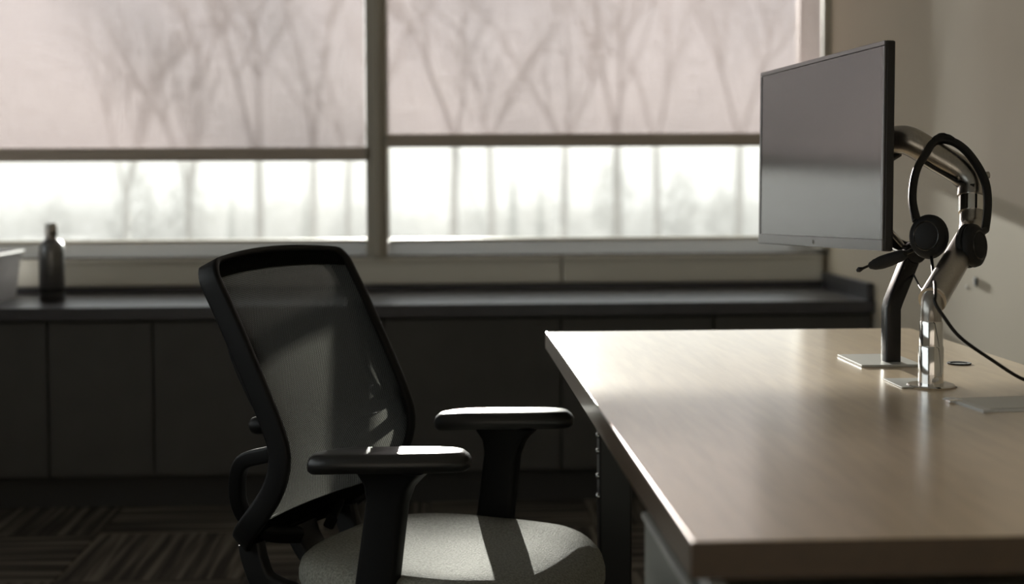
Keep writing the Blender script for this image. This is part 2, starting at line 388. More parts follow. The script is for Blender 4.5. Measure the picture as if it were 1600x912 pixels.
# ------------------------------------------------------------------ counter and cabinets
seams = [-2.54, -2.21, -1.88, -1.55, -1.221, -.895, -.53, -.173, .390, .88, XR-.004]
names = ['leftmost dark cabinet under the counter, outside the picture edge', 'dark cabinet under the counter, second from its left end',
 'dark cabinet under the left end of the white bin', 'dark cabinet under the white bin, left of the water bottle',
 'dark cabinet below the water bottle', 'dark cabinet just left of the chair back, right of the bottle one',
 'dark cabinet mostly hidden behind the chair backrest', 'wide dark cabinet between the chair and the desk',
 'dark cabinet behind the far left corner of the desk', 'rightmost dark cabinet, behind the desk and under the monitor']
names[4] = 'dark cabinet below and right of the water bottle'; names[3] = 'dark cabinet below the white bin, at the left edge of the photo'
for i in range(len(seams)-1):
    a, b = seams[i], seams[i+1]; w_ = b-a
    root = empty('cabinet', ((a+b)/2, 4.5, 0)); tag(root, names[i], 'cabinet', 'low dark cabinets under the window counter')
    h = w_/2
    obj('body', bx(-h+.001, h-.001, .022, .53, .10, .598), 'cabinet', root)
    obj('door', bx(-h+.0035, h-.0035, 0, .020, .108, .592, bev=.0015), 'cabinet', root)
    obj('plinth', bx(-h, h, .04, .06, 0, .10), 'plinth', root)
root = empty('worktop', (-.60, 4.5, .60)); tag(root, 'long dark laminate worktop running under the windows', 'worktop')
obj('top_slab', bx(-1.97, 1.998, -.022, .538, .0, .04, bev=.003), 'counter', root)
obj('backsplash', bx(-1.97, 1.975, .515, .538, .04, .062, bev=.002), 'counter', root)
obj('side_splash', bx(1.976, 1.998, -.01, .538, .04, .095, bev=.002), 'counter', root)

# bottle
root = empty('water_bottle', (-1.268, 4.74, .64)); tag(root, 'dark metal water bottle standing on the window counter', 'bottle')
b = bmesh.new(); lathe(b, [(0, 0), (.038, 0), (.041, .004), (.041, .165), (.040, .178), (.034, .193), (.022, .202), (.0175, .206), (.0175, .222), (0, .222)], 32)
obj('flask', b, 'bottle', root, smooth=True)
b = bmesh.new(); lathe(b, [(0, .216), (.0185, .216), (.020, .219), (.020, .250), (.0175, .256), (0, .257)], 28)
cap = obj('cap', b, 'steel', root, smooth=True)
b = bmesh.new(); lathe(b, [(.0178, .206), (.0195, .207), (.0195, .213), (.0178, .214)], 28); obj('neck_ring', b, 'steel', root, smooth=True)
b = bmesh.new(); lathe(b, [(.0413, .030), (.0416, .032), (.0416, .040), (.0413, .042)], 32); obj('band', b, 'black', root, smooth=True)

# bin
root = empty('storage_bin', (-1.60, 4.74, .64)); tag(root, 'pale grey open plastic bin on the counter, left of the bottle', 'bin')
def frustum_shell(x0, x1, y0, y1, z0, z1, fl, t):
    g = bmesh.new()
    def ring(dx, z): return [g.verts.new(v) for v in ((x0-dx, y0-dx, z), (x1+dx, y0-dx, z), (x1+dx, y1+dx, z), (x0-dx, y1+dx, z))]
    rs = [ring(0, z0), ring(fl, z1), ring(fl-t, z1), ring(-t, z0+t)]
    for A, B in zip(rs[:-1], rs[1:]):
        for k in range(4): g.faces.new((A[k], A[(k+1) % 4], B[(k+1) % 4], B[k]))
    g.faces.new(rs[0][::-1]); g.faces.new(rs[-1]); return g
obj('bin_body', frustum_shell(-.15, .165, -.18, .17, 0, .150, .015, .003), 'bin', root)
g = bmesh.new()
for a in ((-.176, .191, -.206, -.194), (-.176, .191, .184, .196), (-.176, -.164, -.206, .196), (.179, .191, -.206, .196)): box(g, *a, .146, .160, bev=.003)
obj('rim', g, 'bin', root)

# wall plug
root = empty('wall_plug', (XR, 3.631, .764)); tag(root, 'small black plug hole in the beige wall right of the headset', 'wall plug')
b = bmesh.new(); lathe(b, [(.0128, -.001), (.013, .0016), (.012, .0022), (.005, .0022), (.004, .0006), (0, .0006)], 20, mtx=align((0, 0, 0), (-1, 0, 0))); obj('collar', b, 'foam', root, smooth=True)
b = bmesh.new(); lathe(b, [(0, -.001), (.0035, -.001), (.0035, .0005), (0, .0006)], 12, mtx=align((0, 0, 0), (-1, 0, 0))); obj('screw', b, 'foam', root, smooth=True)
b = bmesh.new(); lathe(b, [(0, 0), (.006, 0), (.005, .0006), (0, .0008)], 10, mtx=align((0, 0, 0), (-1, 0, 0)))
o = obj('wall_filler_dab', b, 'ceiling', loc=(XR, 3.698, .745)); tag(o, 'tiny pale filler dab on the wall below the plug hole', 'filler dab')

# ------------------------------------------------------------------ desk
DZ, DX0, DX1, DY0, DY1, DT = .735, .212, .950, 1.182, 2.810, .032
root = empty('desk', (.58, 2.0, 0)); tag(root, 'light oak desk with dark legs, lit by the window', 'desk')
def dbx(x0, x1, y0, y1, z0, z1, **k): return bx(x0-.58, x1-.58, y0-2.0, y1-2.0, z0, z1, **k)
top = obj('desktop', dbx(DX0+.0015, DX1-.0015, DY0+.0015, DY1-.0015, DZ-DT, DZ, bev=.001), 'desk', root)
for a in ((DX0, DX0+.0015, DY0, DY1), (DX1-.0015, DX1, DY0, DY1), (DX0+.0015, DX1-.0015, DY0, DY0+.0015), (DX0+.0015, DX1-.0015, DY1-.0015, DY1)):
    obj('edge_band', dbx(*a, DZ-DT, DZ-.0006), 'desk_edge', top)
for lx0, ly0 in ((.302, 2.655), (.835, 2.655), (.302, 1.60), (.835, 1.26)):
    lg = obj('leg', dbx(lx0, lx0+.062, ly0, ly0+.045, .012, DZ-DT-.03, bev=.004), 'leg', root)
    b = bmesh.new(); lathe(b, [(0, 0), (.022, 0), (.022, .006), (.008, .008), (.008, .014), (0, .014)], 16, center=(lx0+.031-.58, ly0+.0225-2.0, 0)); obj('levelling_foot', b, 'black', lg, smooth=True)
    if ly0 > 2.6 and lx0 < .5:
        for z in (.553, .523, .475, .437):
            b = bmesh.new(); lathe(b, [(0, -.002), (.0062, -.002), (.0062, .003), (.004, .0055), (0, .006)], 12, mtx=align((lx0-.58, ly0+.010-2.0, z), (-1, 0, 0)))
            obj('bolt', b, 'bolt', lg, smooth=True)
for y in (2.66, 1.285): obj('cross_beam', dbx(.25, .91, y, y+.035, DZ-DT-.03, DZ-DT, bev=.003), 'leg', root)
obj('side_rail', dbx(.80, .83, 1.32, 2.66, DZ-DT-.06, DZ-DT, bev=.003), 'leg', root)
g = bmesh.new(); lathe(g, [(.0135, 0), (.0145, .0015), (.019, .002), (.0195, 0)], 24, center=(.849-.58, 2.272-2.0, DZ)); lathe(g, [(0, .0006), (.0140, .0006), (.0140, .0001), (0, .0001)], 24, center=(.849-.58, 2.272-2.0, DZ))
obj('cable_grommet', g, 'foam', root, smooth=True)

# pedestal
root = empty('drawer_pedestal', (.50, 1.375, 0)); tag(root, 'grey metal drawer pedestal under the near end of the desk', 'pedestal')
PX0 = .228
obj('carcass', bx(PX0+.02-.50, .27, -.17, .185, .03, .685, bev=.002), 'pedestal', root)
for z0, z1 in ((.49, .672), (.285, .482), (.045, .277)):
    d = obj('drawer', bx(PX0-.50, PX0+.019-.50, -.172, .187, z0, z1, bev=.003), 'pedestal', root)
    obj('pull_lip', bx(PX0-.004-.50, PX0+.004-.50, -.168, .183, z1-.007, z1-.001, bev=.001), 'plate', d)
obj('top_trim', bx(PX0+.004-.50, PX0+.02-.50, -.172, .187, .678, .692, bev=.002), 'plate', root)
for sx in (-.22, .22):
    for sy in (-.14, .15):
        b = bmesh.new(); lathe(b, [(0, 0), (.018, 0), (.018, .02), (.01, .03), (0, .031)], 14, center=(sx, sy, 0)); obj('foot', b, 'black', root)

# ------------------------------------------------------------------ office chair
PHI = R(27.5)
ch = empty('office_chair', (.0205, 2.377, 0), -PHI); tag(ch, 'black mesh-back office chair with armrests, beside the desk', 'chair')
HW = .208
prof = catmull([(-.352, 0, .905), (-.335, 0, .870), (-.302, 0, .810), (-.242, 0, .690), (-.212, 0, .620), (-.208, 0, .580), (-.220, 0, .540), (-.246, 0, .500), (-.285, 0, .455), (-.310, 0, .428)], 10)
L = [0.0]
for a, b in zip(prof[:-1], prof[1:]): L.append(L[-1]+(b-a).length)
LT = L[-1]
def pr(t):
    t = min(max(t, 0), LT)
    for i in range(len(L)-1):
        if t <= L[i+1]:
            f = (t-L[i])/(L[i+1]-L[i]); return prof[i].lerp(prof[i+1], f)
    return prof[-1]
def sheet(s, t, off=0.0):
    p = pr(t); q = (pr(t+.004)-pr(t-.004)).normalized(); n = Vector((-q.z, 0, q.x))   # forward-facing normal
    if n.x < 0: n = -n
    wrap = .022*(abs(s)/HW)**2
    crown = .012*(1-(abs(s)/HW)**2)*max(0, 1-t/.12)
    return Vector((p.x+wrap-.011, s, p.z+crown)) + n*off
def loop(hw, t0, t1, rtop, rbot, n=7):
    pts = []
    def arc(cs, ctt, rr, a0, a1):
        for k in range(n+1):
            a = R(a0+(a1-a0)*k/n); pts.append((cs+rr*math.cos(a), ctt-rr*math.sin(a)))
    arc(hw-rtop, t0+rtop, rtop, 0, 90)
    for k in range(1, 10): pts.append((hw-rtop-(2*hw-2*rtop)*k/10, t0))
    arc(-hw+rtop, t0+rtop, rtop, 90, 180)
    for k in range(1, 24): pts.append((-hw, t0+rtop+(t1-rbot-t0-rtop)*k/24))
    arc(-hw+rbot, t1-rbot, rbot, 180, 270)
    for k in range(1, 10): pts.append((-hw+rbot+(2*hw-2*rbot)*k/10, t1))
    arc(hw-rbot, t1-rbot, rbot, 270, 360)
    for k in range(1, 24): pts.append((hw, t1-rbot-(t1-rbot-t0-rtop)*k/24))
    return pts
lp = loop(HW, .0, LT, .034, .075)
g = bmesh.new(); rings = []
nl = len(lp)
sec = rrect(.0200, .0085, .006, 3)      # depth, in-plane
for i, (s, t) in enumerate(lp):
    a = Vector(lp[i-1]); b = Vector(lp[(i+1) % nl]); tg = (b-a).normalized(); od = Vector((tg.y, -tg.x))
    if od.dot(Vector((s, t-LT/2))) < 0: od = -od
    ring = []
    for dn, di in sec:
        ring.append(g.verts.new(sheet(s+od.x*di, t+od.y*di, dn-.007)))
    rings.append(ring)
for i in range(nl):
    A, B = rings[i], rings[(i+1) % nl]
    for k in range(len(sec)): g.faces.new((A[k], A[(k+1) % len(sec)], B[(k+1) % len(sec)], B[k]))
frame = obj('backrest_frame', g, 'black_soft', ch, smooth=True)
# woven mesh
g = bmesh.new(); uvl = g.loops.layers.uv.new('UVMap'); rows = []; NS, NT = 26, 56
for j in range(NT+1):
    t = .004+(LT-.008)*j/NT; hw = HW-.003
    for rr, dd in ((.034, t), (.075, LT-t)):
        if dd < rr: hw = min(hw, HW-.003-rr+math.sqrt(max(0, rr*rr-(rr-dd)**2)))
    rows.append([(g.verts.new(sheet(hw*(2*i/NS-1), t, .004)), hw*(2*i/NS-1), t) for i in range(NS+1)])
for A, B in zip(rows[:-1], rows[1:]):
    for i in range(NS):
        q = (A[i], A[i+1], B[i+1], B[i]); f = g.faces.new([v[0] for v in q])
        for lpp, v in zip(f.loops, q): lpp[uvl].uv = (v[1], v[2])
obj('backrest_mesh', g, 'mesh', ch, smooth=True)
for nm, t0, t1 in (('top_shade_band', .006, .032), ('lower_band', LT-.070, LT-.006)):  # upper strip stands in for the dark shading along the backrest top
    g = bmesh.new(); rr_ = []
    for j in range(7):
        t = t0+(t1-t0)*j/6; hw = HW-.006
        for rr, dd in ((.034, t), (.075, LT-t)):
            if dd < rr: hw = min(hw, HW-.006-rr+math.sqrt(max(0, rr*rr-(rr-dd)**2)))
        rr_.append([[g.verts.new(sheet(hw*(2*i/16-1), t, off)) for i in range(17)] for off in (.0035, .0010)])
    for A, B in zip(rr_[:-1], rr_[1:]):
        for q in (0, 1):
            for i in range(16): g.faces.new((A[q][i], A[q][i+1], B[q][i+1], B[q][i]))
    obj(nm, g, 'band', ch, smooth=True)
# lumbar rails, knobs, brackets, spine
for s in (-1, 1):
    g = bmesh.new(); pts = catmull([sheet(s*.196, .10, -.014), sheet(s*.192, .16, -.030), sheet(s*.188, .24, -.030), sheet(s*.19, .30, -.016)], 8)
    tube(g, pts, 1.0, sect=rrect(.010, .006, .004), upv=(0, 1, 0)); obj('lumbar_rail', g, 'black', frame, smooth=True)
    g = bmesh.new(); c = sheet(s*.190, .282, -.030)
    lathe(g, [(0, -.026), (.008, -.025), (.0135, -.020), (.015, -.012), (.015, .018), (.012, .022), (0, .022)], 20, mtx=align(c, (1, 0, .12)))
    obj('lumbar_knob', g, 'black_soft', frame, smooth=True)
    g = bmesh.new(); pts = catmull([sheet(s*.197, .300, -.012), sheet(s*.194, .335, -.022), Vector((-.290, s*.186, .575)), Vector((-.312, s*.172, .520)), Vector((-.312, s*.15, .475)), Vector((-.295, s*.11, .440)), Vector((-.27, s*.05, .425))], 8)
    tube(g, pts, 1.0, sect=rrect(.010, .013, .005), upv=(0, 1, 0)); obj('back_bracket', g, 'black_soft', frame, smooth=True)
g = bmesh.new(); tube(g, catmull([(-.300, 0, .432), (-.290, 0, .405), (-.262, 0, .375), (-.20, 0, .355), (-.08, 0, .345)], 8), 1.0, sect=rrect(.035, .014, .008), upv=(0, 1, 0)); obj('spine', g, 'black', ch, smooth=True)
for s in (-1, 1):
    g = bmesh.new(); tube(g, catmull([(-.300, s*.150, .432), (-.292, s*.150, .400), (-.272, s*.148, .365), (-.215, s*.14, .345)], 6), 1.0, sect=rrect(.012, .022, .006), upv=(0, 1, 0)); obj('backrest_strut', g, 'black', ch, smooth=True)
# seat
def superell(a, b, e, n=64, cx=0, front=1.0):
    out = []
    for k in range(n):
        an = 2*math.pi*k/n; c, s = math.cos(an), math.sin(an)
        out.append((cx+a*math.copysign(abs(c)**(2/e), c), b*math.copysign(abs(s)**(2/e), s)))
    return out
g = bmesh.new(); SZ = .427; rings = []
lay = [(.90, SZ-.062), (.975, SZ-.056), (1.0, SZ-.040), (1.0, SZ-.026), (.985, SZ-.013), (.95, SZ-.005), (.88, SZ-.001), (.75, SZ-.0005), (.55, SZ-.002), (.30, SZ-.004)]
def seatz(x, z): return z - (.030*max(0, (x-.10)/.14)**2 if x > .10 else 0)
for f, z in lay: rings.append([g.verts.new((x, y, seatz(x, z))) for x, y in superell(.238*f, .226*f, 3.0, cx=.005)])
for A, B in zip(rings[:-1], rings[1:]):
    for k in range(64): g.faces.new((A[k], A[(k+1) % 64], B[(k+1) % 64], B[k]))
g.faces.new(rings[0][::-1]); g.faces.new(rings[-1])
seat = obj('seat', g, 'seat', ch, smooth=True)
g = bmesh.new(); rings = []
for f, z in ((.80, .340), (.94, .350), (.955, .364), (.93, .368)): rings.append([g.verts.new((x, y, seatz(x, z))) for x, y in superell(.238*f, .226*f, 3.2, cx=.005)])
for A, B in zip(rings[:-1], rings[1:]):
    for k in range(64): g.faces.new((A[k], A[(k+1) % 64], B[(k+1) % 64], B[k]))
g.faces.new(rings[0][::-1]); g.faces.new(rings[-1]); obj('seat_pan', g, 'black', ch, smooth=True)
g = bx(-.12, .10, -.08, .08, .285, .345, bev=.012); obj('tilt_mechanism', g, 'black', ch)
g = bmesh.new(); tube(g, [(.02, -.07, .315), (.02, -.20, .318)], .006); tube(g, [(.02, -.185, .318), (.02, -.225, .320)], .010); obj('tilt_lever', g, 'black', ch, smooth=True)
# armrests
for s, za in ((-1, .622), (1, .620)):
    AY = s*.211
    pc = Vector((0.000, AY, za))
    g = bmesh.new()
    base = Vector((-.030, AY*1.02, .345)); topp = Vector((.004, AY, za-.030))
    secs = [(base, .036, .017), (base.lerp(topp, .5), .034, .0165), (base.lerp(topp, .80), .033, .017), (base.lerp(topp, .90), .039, .019), (base.lerp(topp, .96), .050, .022), (topp, .060, .024)]
    rings = []
    for c, a, b in secs: rings.append([g.verts.new(c+Vector((x, y, 0))) for x, y in rrect(a, b, .010, 3)])
    for A, B in zip(rings[:-1], rings[1:]):
        for k in range(len(A)): g.faces.new((A[k], A[(k+1) % len(A)], B[(k+1) % len(A)], B[k]))
    g.faces.new(rings[0][::-1]); g.faces.new(rings[-1])
    post = obj('arm_post', g, 'black_soft', ch, smooth=True)
    g = bx(-.055, -.01, min(AY, AY*.55), max(AY, AY*.55), .333, .352, bev=.004); obj('arm_bracket', g, 'black', post)
    # pad, turned so that it lies along the desk's width
    g = bmesh.new(); rings = []
    ang = PHI - R(2)
    def pad_outline(f, inset):
        out = []
        for x, y in superell(.127-inset, .043-inset*.8, 3.6, n=56):
            wd = 1.0-.22*max(0, -x/.127)**1.5
            out.append((x, y*wd))
        return out
    for inset, z in ((.020, -.030), (.006, -.029), (.001, -.024), (0, -.014), (.003, -.006), (.010, -.001), (.016, .0), (.03, .0005)):
        rings.append([])
        for x, y in pad_outline(1, inset):
            zz = z - .006*max(0, -(x+.04)/.09)**2 + (-.003*max(0, (x-.09)/.04)**2 if z > -.01 else 0)
            rings[-1].append(g.verts.new(pc+Vector((x*math.cos(ang)-y*math.sin(ang), x*math.sin(ang)+y*math.cos(ang), zz))))
    for A, B in zip(rings[:-1], rings[1:]):
        for k in range(len(A)): g.faces.new((A[k], A[(k+1) % len(A)], B[(k+1) % len(A)], B[k]))
    g.faces.new(rings[0][::-1]); g.faces.new(rings[-1])
    obj('arm_pad', g, 'pad', post, smooth=True)
# base
g = bmesh.new(); lathe(g, [(0, .075), (.030, .075), (.030, .20), (.024, .205), (.024, .29), (0, .29)], 20, center=(-.01, 0, 0)); obj('gas_cylinder', g, 'black', ch, smooth=True)
g = bmesh.new(); lathe(g, [(0, .066), (.045, .066), (.05, .075), (.045, .115), (.034, .122), (0, .122)], 24, center=(-.01, 0, 0)); obj('base_hub', g, 'black', ch, smooth=True)
for k in range(5):
    a = R(72*k+20); d = Vector((math.cos(a), math.sin(a), 0)); c = Vector((-.01, 0, 0))
    g = bmesh.new(); tube(g, [c+d*.035+Vector((0, 0, .095)), c+d*.15+Vector((0, 0, .090)), c+d*.27+Vector((0, 0, .075))], [1.0, .85, .62], sect=rrect(.020, .022, .008), upv=(0, 0, 1)); lg = obj('base_leg', g, 'black', ch, smooth=True)
    g = bmesh.new(); e = c+d*.262; pz = Vector((-d.y, d.x, 0))
    for q in (-.012, .012): lathe(g, [(0, -.009), (.022, -.009), (.026, -.006), (.026, .006), (.022, .009), (0, .009)], 18, mtx=align(e+pz*q+Vector((0, 0, .026)), pz))
    tube(g, [e+Vector((0, 0, .045)), e+Vector((0, 0, .072))], .006); obj('caster', g, 'black', lg, smooth=True)

# ------------------------------------------------------------------ monitor
MC = Vector((.6535, 2.435, 1.0825)); wv = Vector((.0735, -.53, .0125)).normalized()   # towards the near edge
nv = Vector((-.53, -.0735, .010)).normalized(); nv = (nv-wv*nv.dot(wv)).normalized(); hv = wv.cross(-nv).normalized()
if hv.z < 0: hv = -hv
mo = empty('monitor'); mo.matrix_world = Matrix((wv, nv, hv)).transposed().to_4x4() if wv.cross(nv).dot(hv) > 0 else Matrix((-wv, nv, hv)).transposed().to_4x4()
flip = 1 if wv.cross(nv).dot(hv) > 0 else -1
mo.matrix_world = Matrix.Translation(MC) @ mo.matrix_world
tag(mo, 'flat black monitor with a dark blank screen above the desk', 'monitor')
W2, H2 = .267, .1635
obj('housing', bx(-W2, W2, -.018, -.002, -H2, H2, bev=.003), 'housing', mo)
g = bmesh.new()
box(g, -W2+.0005, W2-.0005, -.002, .001, H2-.008, H2-.0005, bev=.0008); box(g, -W2+.0005, -W2+.008, -.002, .001, -H2+.0185, H2-.0085, bev=.0008); box(g, W2-.008, W2-.0005, -.002, .001, -H2+.0185, H2-.0085, bev=.0008)
obj('bezel', g, 'bezel', mo)
chin = obj('chin', bx(-W2+.0005, W2-.0005, -.002, .0014, -H2+.0005, -H2+.018, bev=.0008), 'bezel', mo)
obj('screen', bx(-W2+.0082, W2-.0082, -.003, -.0004, -H2+.0185, H2-.0085), 'screen', mo)
g = bmesh.new(); s_ = flip
# small maker's mark on the chin: upright with ring
box(g, s_*-.004-.0007 if s_ > 0 else .004-.0007, s_*-.004+.0007 if s_ > 0 else .004+.0007, .0012, .0018, -H2+.0055, -H2+.0135)
tube(g, [(0+.0030*math.cos(2*math.pi*k/20), .0015, -H2+.0085+.0030*math.sin(2*math.pi*k/20)) for k in range(20)], .0008, seg=6, closed=True)
obj('logo', g, 'logo', chin)
back = obj('back_cover', bx(-.17, .17, -.040, -.017, -.10, .10, bev=.010), 'housing', mo)
obj('mount_plate', bx(-.05, .05, -.046, -.038, -.05, .05, bev=.002), 'arm_black', mo)

# ------------------------------------------------------------------ monitor arms
ar = empty('articulated_monitor_stand', (.717, 2.03, DZ)); tag(ar, 'polished steel monitor arm with bent tube, nearest on the desk', 'monitor arm', 'two monitor arms on the desk')
def A_(p): return Vector(p)-Vector((.717, 2.03, DZ))
g = bmesh.new(); lathe(g, [(0, .0), (.034, 0), (.035, .002), (.033, .004), (0, .004)], 36); obj('flange', g, 'chrome', ar, smooth=True)
obj('base_plate', bx(-.048, .034, -.015, .075, 0, .0022, bev=.0008), 'plate', ar)
g = bmesh.new(); lathe(g, [(0, .003), (.0178, .003), (.0178, .058), (.0170, .060), (0, .060)], 36); obj('lower_sleeve', g, 'chrome', ar, smooth=True)
g = bmesh.new(); lathe(g, [(0, .058), (.0166, .058), (.0166, .094), (.0160, .096), (0, .096)], 36); obj('upper_sleeve', g, 'chrome', ar, smooth=True)
g = bmesh.new(); tube(g, catmull([(0, 0, .092), (0, 0, .115), A_((.724, 2.042, .868)), A_((.755, 2.085, .892))], 8), .0150, seg=24)
obj('elbow', g, 'steel', ar, smooth=True)
g = bmesh.new(); tube(g, [A_((.722, 2.038, .862)), A_((.840, 2.205, .946))], .0205, seg=28); lt = obj('lower_tube', g, 'steel', ar, smooth=True)
g = bmesh.new(); lathe(g, [(.0165, 0), (.0205, .0005), (.0205, .004), (.0165, .0045)], 24, mtx=align(A_((.722, 2.038, .862)), (-.118, -.167, -.084))); obj('end_ring', g, 'chrome', lt, smooth=True)
g = bmesh.new(); tube(g, catmull([A_((.826, 2.188, .936)), A_((.852, 2.232, .952)), A_((.861, 2.252, .975)), A_((.865, 2.262, 1.000))], 8), .0195, seg=24); obj('mid_elbow', g, 'steel', ar, smooth=True)
g = bmesh.new(); tube(g, [A_((.862, 2.255, .982)), A_((.867, 2.268, 1.014))], .0212, seg=28); obj('collar', g, 'chrome', ar, smooth=True)
g = bmesh.new(); tube(g, catmull([A_((.866, 2.265, 1.008)), A_((.868, 2.272, 1.030)), A_((.852, 2.283, 1.050)), A_((.815, 2.295, 1.074)), A_((.785, 2.303, 1.094)), A_((.770, 2.310, 1.101)), A_((.758, 2.325, 1.101))], 8), .0235, seg=28); ut = obj('upper_tube', g, 'steel', ar, smooth=True)
g = bmesh.new(); tube(g, catmull([A_((.863, 2.247, 1.026)), A_((.846, 2.262, 1.030)), A_((.815, 2.277, 1.050)), A_((.790, 2.283, 1.066))], 6), .003, seg=8); obj('cable_clip', g, 'black', ut, smooth=True)
g = bmesh.new(); lathe(g, [(0, -.028), (.006, -.028), (.006, .028), (0, .028)], 14, mtx=align(A_((.868, 2.270, 1.040)), (1, .1, .1))); obj('pivot_pin', g, 'steel', ut, smooth=True)
g = bmesh.new(); lathe(g, [(0, -.006), (.020, -.006), (.021, .012), (.019, .014), (0, .014)], 24, mtx=align(A_((.756, 2.328, 1.100)), (-.45, .85, -.1))); obj('wrist_ring', g, 'chrome', ar, smooth=True)
g = bmesh.new(); tube(g, catmull([A_((.752, 2.336, 1.099)), A_((.742, 2.360, 1.096)), A_((.728, 2.395, 1.090)), A_((.712, 2.425, 1.084)), A_((.702, 2.437, 1.083))], 6), .019, seg=20); obj('wrist', g, 'arm_black', ar, smooth=True)
g = bmesh.new(); tube(g, [A_((.765, 2.318, 1.078)), A_((.752, 2.33, 1.073)), A_((.738, 2.35, 1.071))], [.004, .009, .006], seg=12); obj('tilt_lever', g, 'black', ar, smooth=True)

br = empty('articulated_monitor_stand', (.740, 2.285, DZ)); tag(br, 'black painted monitor arm with square post, behind the steel one', 'monitor arm', 'two monitor arms on the desk')
def B_(p): return Vector(p)-Vector((.740, 2.285, DZ))
obj('base_plate', bx(-.062, .038, -.045, .095, 0, .004, bev=.001), 'plate', br)
g = bmesh.new(); tube(g, [(0, 0, .003), (0, 0, .090), (.004, .002, .102), (.045, .030, .178)], 1.0, sect=rrect(.0145, .0125, .003), upv=(0, 1, 0)); obj('post', g, 'arm_black', br, smooth=True)
g = bmesh.new(); lathe(g, [(0, -.022), (.016, -.022), (.018, -.018), (.018, .018), (.016, .022), (0, .022)], 20, mtx=align((.045, .030, .180), (0, 1, 0))); obj('knuckle', g, 'arm_black', br, smooth=True)
g = bmesh.new(); tube(g, [(.040, .032, .180), (.018, .055, .212), (.004, .115, .262)], .0045, seg=10); obj('gas_strut', g, 'steel', br, smooth=True)
g = bmesh.new(); tube(g, [(.045, .030, .182), (.020, .075, .196), (-.004, .118, .235), (-.016, .135, .275)], 1.0, sect=rrect(.010, .010, .003), upv=(0, 1, 0)); obj('link', g, 'arm_black', br, smooth=True)

# ------------------------------------------------------------------ headset hung on the steel arm
hs = empty('headset', (.822, 2.286, 1.092)); tag(hs, 'black over-ear headset with boom microphone hung on the steel arm', 'headset')
HO = Vector((.822, 2.286, 1.092))
def H_(p): return Vector(p)-HO
bandp = [(.746, 2.181, .972), (.747, 2.204, 1.001), (.756, 2.226, 1.031), (.769, 2.244, 1.056), (.788, 2.262, 1.077), (.804, 2.277, 1.094), (.822, 2.285, 1.1005), (.841, 2.279, 1.096), (.856, 2.265, 1.081), (.867, 2.244, 1.056), (.872, 2.226, 1.031), (.869, 2.208, 1.006), (.861, 2.189, .981), (.850, 2.169, .957)]
g = bmesh.new(); tube(g, catmull([H_(p) for p in bandp], 6), 1.0, sect=rrect(.0052, .0062, .003), upv=(0, -.6, .5)); hb = obj('headband', g, 'black', hs, smooth=True)
g = bmesh.new(); tube(g, catmull([H_(p) + Vector((0, 0, .0045)) for p in bandp[5:8]], 6), [.003, .004, .005, .006, .006, .007, .007, .007, .006, .006, .005, .004, .003], seg=10); obj('band_pad', g, 'foam', hb, smooth=True)
for c, nrm in (((.753, 2.150, .949), (-.55, -.82, .12)), ((.822, 2.140, .935), (.60, -.78, .10))):
    mt_ = align(H_(c), nrm) @ Matrix.Diagonal((.92, 1.08, 1, 1))
    g = bmesh.new(); lathe(g, [(0, .012), (.012, .012), (.024, .009), (.030, .004), (.0315, -.002), (.029, -.006), (0, -.006)], 32, mtx=mt_); cup = obj('ear_cup', g, 'cup', hs, smooth=True)
    g = bmesh.new(); lathe(g, [(0, -.014), (.014, -.014), (.022, -.018), (.029, -.016), (.032, -.011), (.031, -.006), (0, -.006)], 32, mtx=mt_); obj('ear_cushion', g, 'foam', cup, smooth=True)
    g = bmesh.new(); lathe(g, [(.0190, .0102), (.0205, .0112), (.0215, .0100)], 32, mtx=mt_)
    obj('cup_ring', g, 'black_gloss', cup, smooth=True)
for a, b in ((bandp[0], (.749, 2.160, .962)), (bandp[-1], (.832, 2.150, .950))):
    g = bmesh.new(); tube(g, [H_(a), H_(b)], [.0058, .0045], seg=10); obj('yoke', g, 'black', hs, smooth=True)
g = bmesh.new(); tube(g, catmull([H_(p) for p in ((.752, 2.168, .938), (.738, 2.170, .928), (.720, 2.172, .920), (.700, 2.185, .910))], 6), .0035, seg=10); bo = obj('microphone_boom', g, 'black', hs, smooth=True)
g = bmesh.new(); tube(g, catmull([H_(p) for p in ((.722, 2.162, .921), (.712, 2.172, .916), (.698, 2.185, .909), (.684, 2.196, .903), (.676, 2.200, .901))], 4), [.006, .0075, .009, .0095, .010, .010, .0105, .0105, .0105, .0105, .010, .009, .0085, .007, .006, .005, .003], seg=14); obj('microphone_foam', g, 'foam', bo, smooth=True)
g = bmesh.new(); tube(g, [H_(p) for p in ((.678, 2.199, .902), (.667, 2.200, .897), (.661, 2.2, .895), (.657, 2.2, .893))], [.0018, .0022, .0045, .002], seg=10); obj('microphone_tip', g, 'black', bo, smooth=True)
g = bmesh.new(); tube(g, catmull([H_(p) for p in ((.757, 2.145, .918), (.741, 2.09, .893), (.722, 2.03, .884), (.712, 2.000, .872), (.708, 1.99, .862), (.716, 1.985, .846), (.743, 1.985, .812), (.792, 1.99, .778), (.843, 2.0, .748), (.890, 2.01, .7385), (.930, 2.02, .7382), (.953, 2.027, .737), (.962, 2.03, .715), (.966, 2.03, .60), (.964, 2.03, .30), (.97, 2.05, .01))], 8), .0026, seg=10); obj('cable', g, 'black', hs, smooth=True)
g = bmesh.new(); tube(g, catmull([(.779, 2.290, .880), (.752, 2.18, .868), (.724, 2.07, .868), (.713, 2.030, .864)], 8), .0016, seg=8)
o = obj('thin_wire', g, 'black'); tag(o, 'thin black wire strung from the black arm to the steel arm', 'wire')

